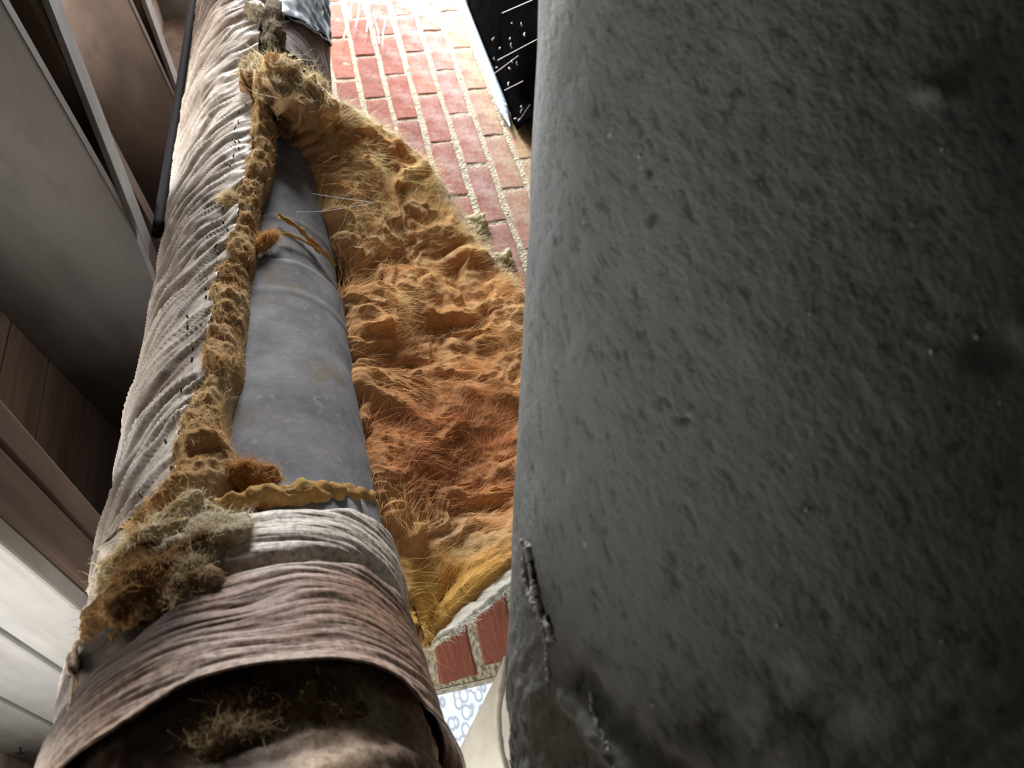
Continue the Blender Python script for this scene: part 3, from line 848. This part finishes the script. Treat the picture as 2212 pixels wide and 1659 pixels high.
uu = np.linspace(0, 1, rowsN)[:, None]; vv = np.linspace(0, 1, colsN)[None, :]; vq = np.clip((vv - 0.2) / 0.8, 0, 1)
rim_env = sm(0, 0.05, vv) * sm(1, 0.95, vv) * sm(0, 0.015, uu) * sm(1, 0.985, uu)
# arc-length coordinates on the sheet for oriented tufts
X_, Y_, Z_ = Pf[..., 0], Pf[..., 1], Pf[..., 2]
wz = fbm(X_ * 12, Y_ * 12, Z_ * 12, 2)
sA = uu * 1.1 + 0.05 * wz; sB = vv * 0.35
lay = 1.3 * fbm(sA * 22 + sB * 8, sB * 9, 0.4, 3); tufts = 1.3 * fbm(X_ * 26, Y_ * 26, Z_ * 26, 3); fine = fbm(X_ * 95, Y_ * 95, Z_ * 95, 3)
smooth_low = sm(0.80, 0.93, uu) * 0.65
hgt = (lerp(0.021, 0.012, sm(0.4, 0.65, uu)) * lay + 0.0055 * tufts + 0.0016 * fine) * (1 - smooth_low) + 0.006
roll = np.exp(-(uu / 0.12) ** 2)
hgt = hgt + roll * 0.020 * np.sin(math.pi * vv) + 0.012 * np.exp(-((uu - 0.25) / 0.15) ** 2) * np.sin(math.pi * vv) ** 0.5
rim_env = np.maximum(rim_env, 0.75 * sm(0.22, 0.10, uu) + 0 * vv)
Pd = Pf + Nf * (hgt * (0.15 + 0.85 * rim_env))[..., None]
nz = np.clip(0.5 + 0.9 * fbm(X_ * 14, Y_ * 14, Z_ * 14 + 4, 4), 0, 1)
c = mixc(ORANGE, TAN, nz * 0.55)
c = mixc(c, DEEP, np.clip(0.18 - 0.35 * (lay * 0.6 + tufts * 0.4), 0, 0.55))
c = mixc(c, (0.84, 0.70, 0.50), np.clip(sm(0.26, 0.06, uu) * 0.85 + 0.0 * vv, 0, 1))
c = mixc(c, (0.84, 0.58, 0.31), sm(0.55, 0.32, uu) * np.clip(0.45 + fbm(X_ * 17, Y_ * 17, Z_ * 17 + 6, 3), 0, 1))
redz = np.exp(-(((uu - 0.72) / 0.11) ** 2 + ((vv - 0.5) / 0.40) ** 2)); c = mixc(c, (0.40, 0.125, 0.045), redz * 0.6)
c = mixc(c, (0.74, 0.46, 0.11), sm(0.82, 0.93, uu) * (0.85 - 0.3 * nz))
palen = np.clip(0.9 * fbm(X_ * 10 + 3, Y_ * 10, Z_ * 10, 3) + 0.1, 0, 1) * np.exp(-((uu - 0.86) / 0.05) ** 2) * sm(0.3, 0.6, vv)
c = mixc(c, (0.62, 0.55, 0.36), palen)
edgew = sm(0.9, 0.99, vv) * sm(0.6, 0.3, uu); c = mixc(c, (0.68, 0.63, 0.48), np.clip(edgew, 0, 0.8))
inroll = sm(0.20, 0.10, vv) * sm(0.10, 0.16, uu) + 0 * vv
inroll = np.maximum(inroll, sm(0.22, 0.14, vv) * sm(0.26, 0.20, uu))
c = mixc(c, (0.30, 0.17, 0.075), inroll * 0.9)                 # rolled-in edge, shade of the gap painted in dark brown
# closed slab: front, back and rims
Pb = Pf - Nf * 0.012
n_ = rowsN * colsN
Fc = gridf(rowsN, colsN); per = [(0, j) for j in range(colsN)] + [(i, colsN - 1) for i in range(1, rowsN)] + [(rowsN - 1, j) for j in range(colsN - 2, -1, -1)] + [(i, 0) for i in range(rowsN - 2, 0, -1)]
pi = np.array([i * colsN + j for i, j in per]); pn = np.roll(pi, -1)
flapF = np.concatenate([Fc, Fc[:, ::-1] + n_, np.stack([pi, pi + n_, pn + n_, pn], 1)])
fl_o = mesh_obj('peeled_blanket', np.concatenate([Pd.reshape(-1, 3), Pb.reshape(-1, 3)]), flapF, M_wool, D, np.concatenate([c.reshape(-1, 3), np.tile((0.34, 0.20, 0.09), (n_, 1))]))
tag(fl_o, 'fluffy orange glass wool blanket peeled off the pipe')

# pale facing sheet on the back, showing as a fringe below the near edge
i0 = int(rowsN * 0.80)
sub = Pf[i0:]; Nb = Nf[i0:]
gl = np.array([np.linspace(0, 1, 26)]).ravel()
edge_line = Pf[i0:, -1]                      # right/lower edge of the blanket
edge_in = Pf[i0:, int(colsN * 0.55)]
dirv = edge_line - edge_in; dirv /= np.linalg.norm(dirv, axis=1)[:, None]
ext = 0.022 + 0.006 * noise(np.arange(len(sub)) * 0.15, 0.3, 0.2)
Pfac = edge_line[:, None] - dirv[:, None] * 0.06 * (1 - gl)[None, :, None] + dirv[:, None] * (ext[:, None] * gl[None, :])[..., None] * sm(0.55, 1, gl)[None, :, None] - Nb[:, -1][:, None] * (0.013 + 0.0 * gl)[None, :, None]
Pfac = Pfac + Nb[:, -1][:, None] * (0.003 * fbm(Pfac[..., 0] * 60, Pfac[..., 1] * 60, Pfac[..., 2] * 60, 3))[..., None]
tag(grid_obj('facing_sheet', Pfac, M_wool, D, np.tile((0.74, 0.72, 0.64), (Pfac.shape[0] * Pfac.shape[1], 1)), thick=0.005), 'pale fibrous backing edge')


# fibres: thin bent ribbons of glass, far too many to count
def fibres(name, roots, dirs, nors, lens, cols, parent, wid=0.00045, seg=6, curl=0.5):
    flat = RNG.normal(size=roots.shape); wid = wid * 1.3      # every ribbon lies its own way
    n = len(roots); P = roots.copy(); d = dirs.copy(); V = np.zeros((n, seg + 1, 2, 3))
    for s_ in range(seg + 1):
        side = np.cross(d, flat); side /= np.linalg.norm(side, axis=1)[:, None] + 1e-9
        wdt = wid * (1 - 0.75 * s_ / seg)
        V[:, s_, 0] = P - side * wdt; V[:, s_, 1] = P + side * wdt
        P = P + d * (lens / seg)[:, None]
        d = d + RNG.normal(scale=curl / seg * 1.6, size=d.shape) - nors * (0.12 / seg) * 0 ; d /= np.linalg.norm(d, axis=1)[:, None]
    k = (seg + 1) * 2
    b = np.arange(n)[:, None] * k; s_ = np.arange(seg)[None, :] * 2
    F_ = np.stack([b + s_, b + s_ + 1, b + s_ + 3, b + s_ + 2], -1).reshape(-1, 4)
    o = mesh_obj(name, V.reshape(-1, 3), F_, M_fibre, parent, np.repeat(cols, k, 0)); o['kind'] = 'stuff'; return o


def scatter(Pg, Ng, Cg, n, weight=None):
    a, b = Pg.shape[:2]
    if weight is None: idx = RNG.integers(0, a * b, n)
    else: w_ = (weight / weight.sum()).ravel(); idx = RNG.choice(a * b, n, p=w_)
    return Pg.reshape(-1, 3)[idx], Ng.reshape(-1, 3)[idx], Cg.reshape(-1, 3)[idx], idx


cell = np.linalg.norm(np.cross(T1, T2), axis=-1); wt = cell * (1 - 0.6 * smooth_low) * (0.15 + np.clip(fbm(X_ * 16, Y_ * 16, Z_ * 16 + 9, 2) + 0.15, 0, 2)) + 0 * vv
r_, n__, c_, idx = scatter(Pd, Nf, c, 36000, wt)
tang = (T1 / np.linalg.norm(T1, axis=-1, keepdims=True)).reshape(-1, 3)[idx]; tang2 = (T2 / np.linalg.norm(T2, axis=-1, keepdims=True)).reshape(-1, 3)[idx]
aa = 1.1 + 2.2 * fbm(r_[:, 0] * 13, r_[:, 1] * 13, r_[:, 2] * 13 + 2, 2) + RNG.normal(0, 0.22, len(r_))     # combed into wisps
d_ = tang * (-np.cos(aa))[:, None] * 0.8 + tang2 * np.sin(aa)[:, None] + n__ * RNG.uniform(0.02, 0.30, len(r_))[:, None]; d_ /= np.linalg.norm(d_, axis=1)[:, None]
fibres('wool_fibres', r_, d_, n__, RNG.gamma(3.0, 0.0085, len(r_)), np.clip(c_ * RNG.uniform(1.0, 1.5, (len(r_), 1)) + 0.02, 0, 0.85), D, 0.00018, 7, 0.7)
for (p_, n_f, c_f, s_f, par) in FUZZ:
    if par is None: continue
    k = RNG.integers(0, len(p_), 2400); d_ = n_f[k] + RNG.normal(0, 0.9, (2400, 3)); d_ /= np.linalg.norm(d_, axis=1)[:, None]
    fibres('tuft_fibres', p_[k], d_, n_f[k], RNG.gamma(2.5, 0.0026, 2400), np.clip(c_f[k] * RNG.uniform(0.8, 1.5, (2400, 1)), 0, 0.85), par, 0.00016, 5, 1.6)
pe_, ne_, ce_, idx = scatter(EP, EN, EC, 9000)
d_ = ne_ + RNG.normal(0, 0.9, ne_.shape); d_ /= np.linalg.norm(d_, axis=1)[:, None]
fibres('edge_fibres', pe_, d_, ne_, RNG.gamma(2.5, 0.0018, len(pe_)), np.clip(ce_ * RNG.uniform(1.0, 1.4, (len(pe_), 1)), 0, 0.85), D, 0.00016, 5, 1.6)
# fringe along the left edge and the upper right edge of the blanket
for nm, jcol, sgn, i_a, i_b, cc, cnt in (('fringe_fibres', 2, -1, int(rowsN * 0.42), int(rowsN * 0.86), (0.60, 0.36, 0.15), 900), ('fringe_fibres', colsN - 3, 1, int(rowsN * 0.10), int(rowsN * 0.5), (0.75, 0.70, 0.52), 1100)):
    ii = RNG.integers(i_a, i_b, cnt); r_ = Pd[ii, jcol]; t2 = T2[ii, jcol]; t2 = t2 / np.linalg.norm(t2, axis=1)[:, None]; t1 = T1[ii, jcol]; t1 = t1 / np.linalg.norm(t1, axis=1)[:, None]
    d_ = t2 * sgn + t1 * RNG.normal(0, 0.7, (cnt, 1)) + Nf[ii, jcol] * RNG.normal(0.1, 0.4, (cnt, 1)); d_ /= np.linalg.norm(d_, axis=1)[:, None]
    fibres(nm, r_, d_, Nf[ii, jcol], RNG.gamma(2.5, 0.004, cnt), np.tile(cc, (cnt, 1)) * RNG.uniform(0.7, 1.2, (cnt, 1)), D, 0.0004, 6, 1.4)
ii = RNG.integers(0, len(Pfac), 1800); r_ = Pfac[ii, -1]; d_ = dirv[ii] + RNG.normal(0, 0.6, (1800, 3)); d_ /= np.linalg.norm(d_, axis=1)[:, None]
fibres('fringe_fibres', r_, d_, d_, RNG.gamma(2.5, 0.0014, 1800), np.tile((0.7, 0.68, 0.6), (1800, 1)), D, 0.0004, 5, 1.2)

adopt(D)

# ------------------------------------------------------------------ tufts stuck on the brick wall behind the blanket
for k, (px, py, s_, lab) in enumerate(((1030, 480, 0.022, 'ragged pale yellow wool tuft on the bricks, uppermost of three'), (1088, 560, 0.019, 'curled pale yellow wool tuft on the bricks, middle of three'),
                                       (1104, 608, 0.013, 'smallest pale wool tuft on the bricks, lowest of three'))):
    c0_ = atY(px, py, WALL_Y - 0.012)
    o = clump('wool_scrap', c0_, [np.array([s_ * 1.3, 0, -s_ * 0.5]), np.array([0, 0.010, 0]), np.array([s_ * 0.4, 0, s_ * 0.9])], 40, 0.6, 60, (0.74, 0.69, 0.48), (0.60, 0.52, 0.30), None, 40 + k)
    tag(o, lab, 'insulation', 'wool scraps on the brick wall')

# ------------------------------------------------------------------ black cable along the top of the duct
xs = np.linspace(0.98, 2.9, 60)
tag(tube_obj('cable', duct(xs, rad(88) + 0.05 * np.sin(xs * 4), RJ + 0.020), 0.008, M_cable, None, 10), 'thick black cable along the upper side of the torn duct', 'cable')

# ------------------------------------------------------------------ big grey duct in the foreground
RG = 0.22
eL = [(-700, 1185), (-300, 1172), (0, 1160), (400, 1146), (800, 1127), (1100, 1112), (1300, 1101), (1450, 1098), (1560, 1103), (1659, 1112), (1900, 1145), (2300, 1190)]
pys = np.linspace(-650, 2150, 420)
ed = np.interp(pys, [a for a, b in eL], [b for a, b in eL])
ed = np.convolve(np.pad(ed, 12, mode='edge'), np.ones(25) / 25, 'valid')
zc = 0.50
path = []
for y_, e_ in zip(pys, ed):
    th = math.atan((e_ - CX) / F); xc = (RG + zc * math.sin(th)) / math.cos(th)
    path.append(CAM + M @ np.array([xc, (y_ - CY) / F * zc, zc]))
path = np.array(path)
na = 640; a = np.linspace(0, 2 * math.pi, na, endpoint=False)
T = np.gradient(path, axis=0); T /= np.linalg.norm(T, axis=1)[:, None]
n1 = -M[:, 0] - T * (-(T @ M[:, 0]))[:, None]; n1 /= np.linalg.norm(n1, axis=1)[:, None]; n2 = np.cross(T, n1)
if n2[0] @ M[:, 2] > 0: n2 = -n2          # n1 image left, n2 towards the camera
dirs = n1[:, None] * np.cos(a)[None, :, None] + n2[:, None] * np.sin(a)[None, :, None]
P = path[:, None] + dirs * RG
q = proj(P)
front = (np.sin(a) > -0.2)[None, :] * 1.0


def seg_d(q, pts):
    best = np.full(q.shape[:2], 1e9)
    for (x0, y0), (x1, y1) in zip(pts[:-1], pts[1:]):
        d = np.array([x1 - x0, y1 - y0], float); L2 = d @ d
        t = np.clip(((q - [x0, y0]) @ d) / L2, 0, 1); best = np.minimum(best, np.linalg.norm(q - ([x0, y0] + t[..., None] * d), axis=-1))
    return best


A_ = a[None, :] * RG; U_ = (pys[:, None] - CY) / F * zc
low = sm(1250, 1650, q[..., 1]) * front
dsp = 0.0022 * fbm(P[..., 0] * 9, P[..., 1] * 9, P[..., 2] * 9, 3)
dv = seg_d(q, [(1255, 1470), (1310, 1540), (1380, 1600), (1470, 1670), (1540, 1760)])
dsp = dsp - 0.009 * np.exp(-(dv / 24) ** 2) * front + 0.005 * np.exp(-((seg_d(q, [(1215, 1500), (1290, 1590), (1380, 1670)])) / 22) ** 2) * front
dsp = dsp + low * (0.0030 * ridge((U_ + 0.6 * A_) * 34, A_ * 11, 0.3, 4) + 0.0016 * fbm((U_ + 0.5 * A_) * 160, A_ * 70, 2.2, 3))
for (cx_, cy_, s_, am) in ((1560, 1590, 60, -0.010), (1790, 1580, 90, -0.007), (1660, 1450, 60, -0.004), (2160, 760, 60, -0.004), (1480, 905, 12, -0.004), (1300, 1420, 26, -0.004), (2020, 200, 40, 0.003)):
    dsp = dsp + am * np.exp(-(((q[..., 0] - cx_) / s_) ** 2 + ((q[..., 1] - cy_) / (s_ * 0.6)) ** 2)) * front
P = P + dirs * dsp[..., None]
gd = empty('large_duct', tuple(path[210]))
gd.location = (path[210][0], path[210][1], 0.0); tag(gd, 'large dusty dark grey duct filling the right of the view', 'duct')
n = len(P)
mesh_obj('duct_jacket', P, gridf(n, na, True).tolist() + [list(range(na)), [(n - 1) * na + i for i in range(na)][::-1]], M_gduct, gd)


def on_big(px, py, lift=0.0):
    d = np.hypot(q[..., 0] - px, q[..., 1] - py) + (np.sin(a) < -0.1)[None, :] * 1e6
    i = np.unravel_index(np.argmin(d), d.shape); return P[i] + dirs[i] * lift


# torn slit with curled edges
M_tear = mat_plain('torn_jacket_edge', (0.42, 0.40, 0.37), 0.8, 0.2, 0, 60)
M_lint = mat_plain('white_lint', (0.62, 0.66, 0.68), 0.8, 0.2)
for pts, rad_, nm, mt in (([(1148, 1175), (1157, 1210), (1164, 1260), (1172, 1310), (1190, 1352), (1200, 1384)], 0.0032, 'torn_lip', M_tear),
                          ([(1138, 1170), (1142, 1240), (1150, 1290), (1166, 1330), (1182, 1366), (1192, 1386)], 0.0022, 'torn_lip', M_tear),
                          ([(1158, 1215), (1166, 1270), (1172, 1312), (1186, 1345)], 0.0016, 'dark_slit', M_ink),
                          ([(1153, 1310), (1165, 1326), (1178, 1350), (1187, 1385), (1183, 1408), (1186, 1440), (1190, 1470)], 0.0010, 'lint_thread', M_lint),
                          ([(1262, 1500), (1272, 1530), (1300, 1570), (1330, 1605), (1352, 1650)], 0.0008, 'lint_thread', M_lint)):
    cp = catmull([on_big(x, y, 0.0012) for x, y in pts], 70)
    cp = cp + np.stack([noise(np.arange(70) * 0.35, k * 3.1, 0.2 + k) for k in range(3)], 1) * 0.0018
    tube_obj(nm, cp, rad_ * (0.45 + 0.8 * np.abs(noise(np.arange(70) * 0.3, 0.4, rad_ * 900))), mt, gd, 8, rad_ * 0.6, 220)
# dust crumbs
for k in range(26):
    px = random.uniform(1180, 2190); py = random.uniform(150, 1640); s_ = random.uniform(0.0003, 0.0007)
    c0_ = on_big(px, py, s_ * 0.4)
    th = np.linspace(0, math.pi, 5); ps = np.linspace(0, 2 * math.pi, 7, endpoint=False)
    V = np.array([[math.sin(t) * math.cos(p), math.sin(t) * math.sin(p), math.cos(t)] for t in th for p in ps]) * np.array([1.5, 1, 0.8]) * s_ * (1 + 0.3 * RNG.normal(size=(35, 1)))
    mesh_obj('dust_crumb', V + c0_, gridf(5, 7, True), M_lint, gd)
adopt(gd)

# ------------------------------------------------------------------ beige branch duct at the bottom
bz = 0.80; RBg = 0.075
bd = np.array([-0.457, 0.889]); bn = np.array([0.889, 0.457])
p_on = np.array([1040.0, 1520.0])
bp0 = []
for s_ in np.linspace(-130, 420, 60):
    e2 = p_on + bd * s_
    cpt = np.array([(e2[0] - CX) / F * bz, (e2[1] - CY) / F * bz, bz]) + np.array([bn[0], bn[1], 0]) * RBg * 1.02
    bp0.append(CAM + M @ cpt)
bp0 = np.array(bp0)
keep = bp0[:, 1] < WALL_Y - RBg - 0.03
bp0 = bp0[keep]
bdq = empty('beige_duct', tuple(bp0[0])); tag(bdq, 'smooth beige jacketed duct slanting behind the large grey duct, at the bottom', 'duct')
tube_obj('jacket', bp0, RBg, M_beige, bdq, 64, 0.002, 12)
# folded seam running along it
sp_ = [(1096, 1420), (1084, 1480), (1077, 1540), (1080, 1600), (1092, 1665)]
T_, N_, B_ = frames(bp0)
pts = []
for (px, py) in sp_:
    rdir = ray(px, py); best = None
    for dd in np.linspace(0.55, 0.95, 160):
        pnt = CAM + rdir * dd; ax_ = np.min(np.linalg.norm(bp0 - pnt, axis=1))
        if ax_ < RBg + 0.002: best = pnt; break
    pts.append(best if best is not None else CAM + rdir * 0.76)
cp = catmull(pts, 50)
tube_obj('seam_fold', cp, 0.0042, M_beige, bdq, 8, 0.0012, 90)
tube_obj('seam_fold', cp + M[:, 0] * 0.009, 0.003, mat_plain('brown_seam', (0.22, 0.16, 0.12), 0.7, 0.2, 0, 40), bdq, 8, 0.001, 90)
tube_obj('seam_fold', cp + M[:, 0] * 0.016, 0.0035, M_beige, bdq, 8, 0.001, 90)
adopt(bdq)

# ------------------------------------------------------------------ black sheet on the ledge, ribbed strip at the wall foot
nx, ny = 110, 70
s1 = np.linspace(0, 1, nx)[:, None]; s2 = np.linspace(0, 1, ny)[None, :]
ex0 = 1.625 - 0.55 * s2 + 0.0 * s1
X = ex0 + (2.97 - ex0) * s1; Y = 1.122 - 0.62 * s2 + 0 * s1
Z = np.maximum(ground(X, Y) + 0.012, 0.170 * sm(0.6, 0.0, s2) + 0.006 * fbm(X * 14, Y * 14, 0.4, 3)) + 0.003
tag(grid_obj('black_sheet', np.stack([X, Y, Z], -1), M_black, thick=0.0015, flip=True), 'black plastic ground sheet at the foot of the brick wall', 'plastic sheet')
xs = np.linspace(1.625, 2.9, 420)
zz = 0.187 + 0.0 * xs; rr = 0.012 * (0.90 + 0.10 * np.abs(np.sin(xs * math.pi / 0.022)))
rr = rr * sm(1.62, 1.72, xs) + 0.002
tag(tube_obj('ribbed_strip', np.stack([xs, 1.110 + 0 * xs, zz + 0.006], 1), rr, M_blue, None, 14), 'pale blue ribbed plastic strip between bricks and black sheet', 'strip')

bs_ = bpy.data.objects['black_sheet']
for k in range(26):
    px, py = random.uniform(1062, 1150), random.uniform(40, 285)
    p0 = atZ(px, py, 0.196)
    if p0[0] < 1.5 or p0[1] > 1.09: continue
    th = random.uniform(0, 6.28); L = random.uniform(0.003, 0.008)
    dv_ = np.array([math.cos(th), math.sin(th), 0.2]) * L
    tube_obj('lint_speck', [p0 - dv_, p0 + [0, 0, 0.002], p0 + dv_ * 0.7], 0.0013, M_web, bs_, 5)

# ------------------------------------------------------------------ cobwebs
def web(lines, label, group, r=0.0005):
    o_all = []
    V, Fc = [], []
    for Pn in lines:
        Q = tube_pts(Pn, r, 5); k = sum(len(v) for v in V); V.append(Q.reshape(-1, 3)); Fc += gridf(len(Q), 5, True, k).tolist()
    o = mesh_obj('cobweb', np.concatenate(V), Fc, M_web); tag(o, label, 'cobweb', group, None); return o


w1 = [catmull([duct(*pick(672, 418, RM, 0.022), RM, 0.022), atY(735, 428, 0.72), atY(806, 438, 0.80)], 12),
      catmull([duct(*pick(640, 458, RM, 0.022), RM, 0.022), atY(700, 456, 0.72), atY(800, 440, 0.80)], 12)]
web(w1, 'two fine cobweb threads from the steel pipe to the orange blanket', 'cobwebs', 0.00055)
w2 = []
for (x0, y0, x1, y1) in ((765, -20, 742, 85), (772, -20, 768, 60), (800, -20, 792, 70), (806, 30, 820, 95), (835, 40, 826, 100), (748, -20, 760, 40), (812, 45, 808, 75), (780, -20, 800, 55), (700, -10, 690, 30)):
    w2.append(catmull([atY(x0, y0, 1.085), atY((x0 + x1) / 2 + random.uniform(-6, 6), (y0 + y1) / 2, 1.10), atY(x1, y1, 1.11)], 10))
web(w2, 'bright white cobweb streaks over the sunlit bricks at the top', 'cobwebs', 0.0022)
w3 = []
for (x0, y0, x1, y1) in ((1075, 130, 1160, 85), (1085, 28, 1150, 0), (1066, 160, 1120, 120), (1125, 255, 1145, 225), (1090, 195, 1130, 175)):
    w3.append(catmull([atZ(x0, y0, 0.20), atZ((x0 + x1) / 2, (y0 + y1) / 2, 0.205), atZ(x1, y1, 0.20)], 8))
web(w3, 'thin grey cobweb threads above the black sheet', 'cobwebs', 0.0005)
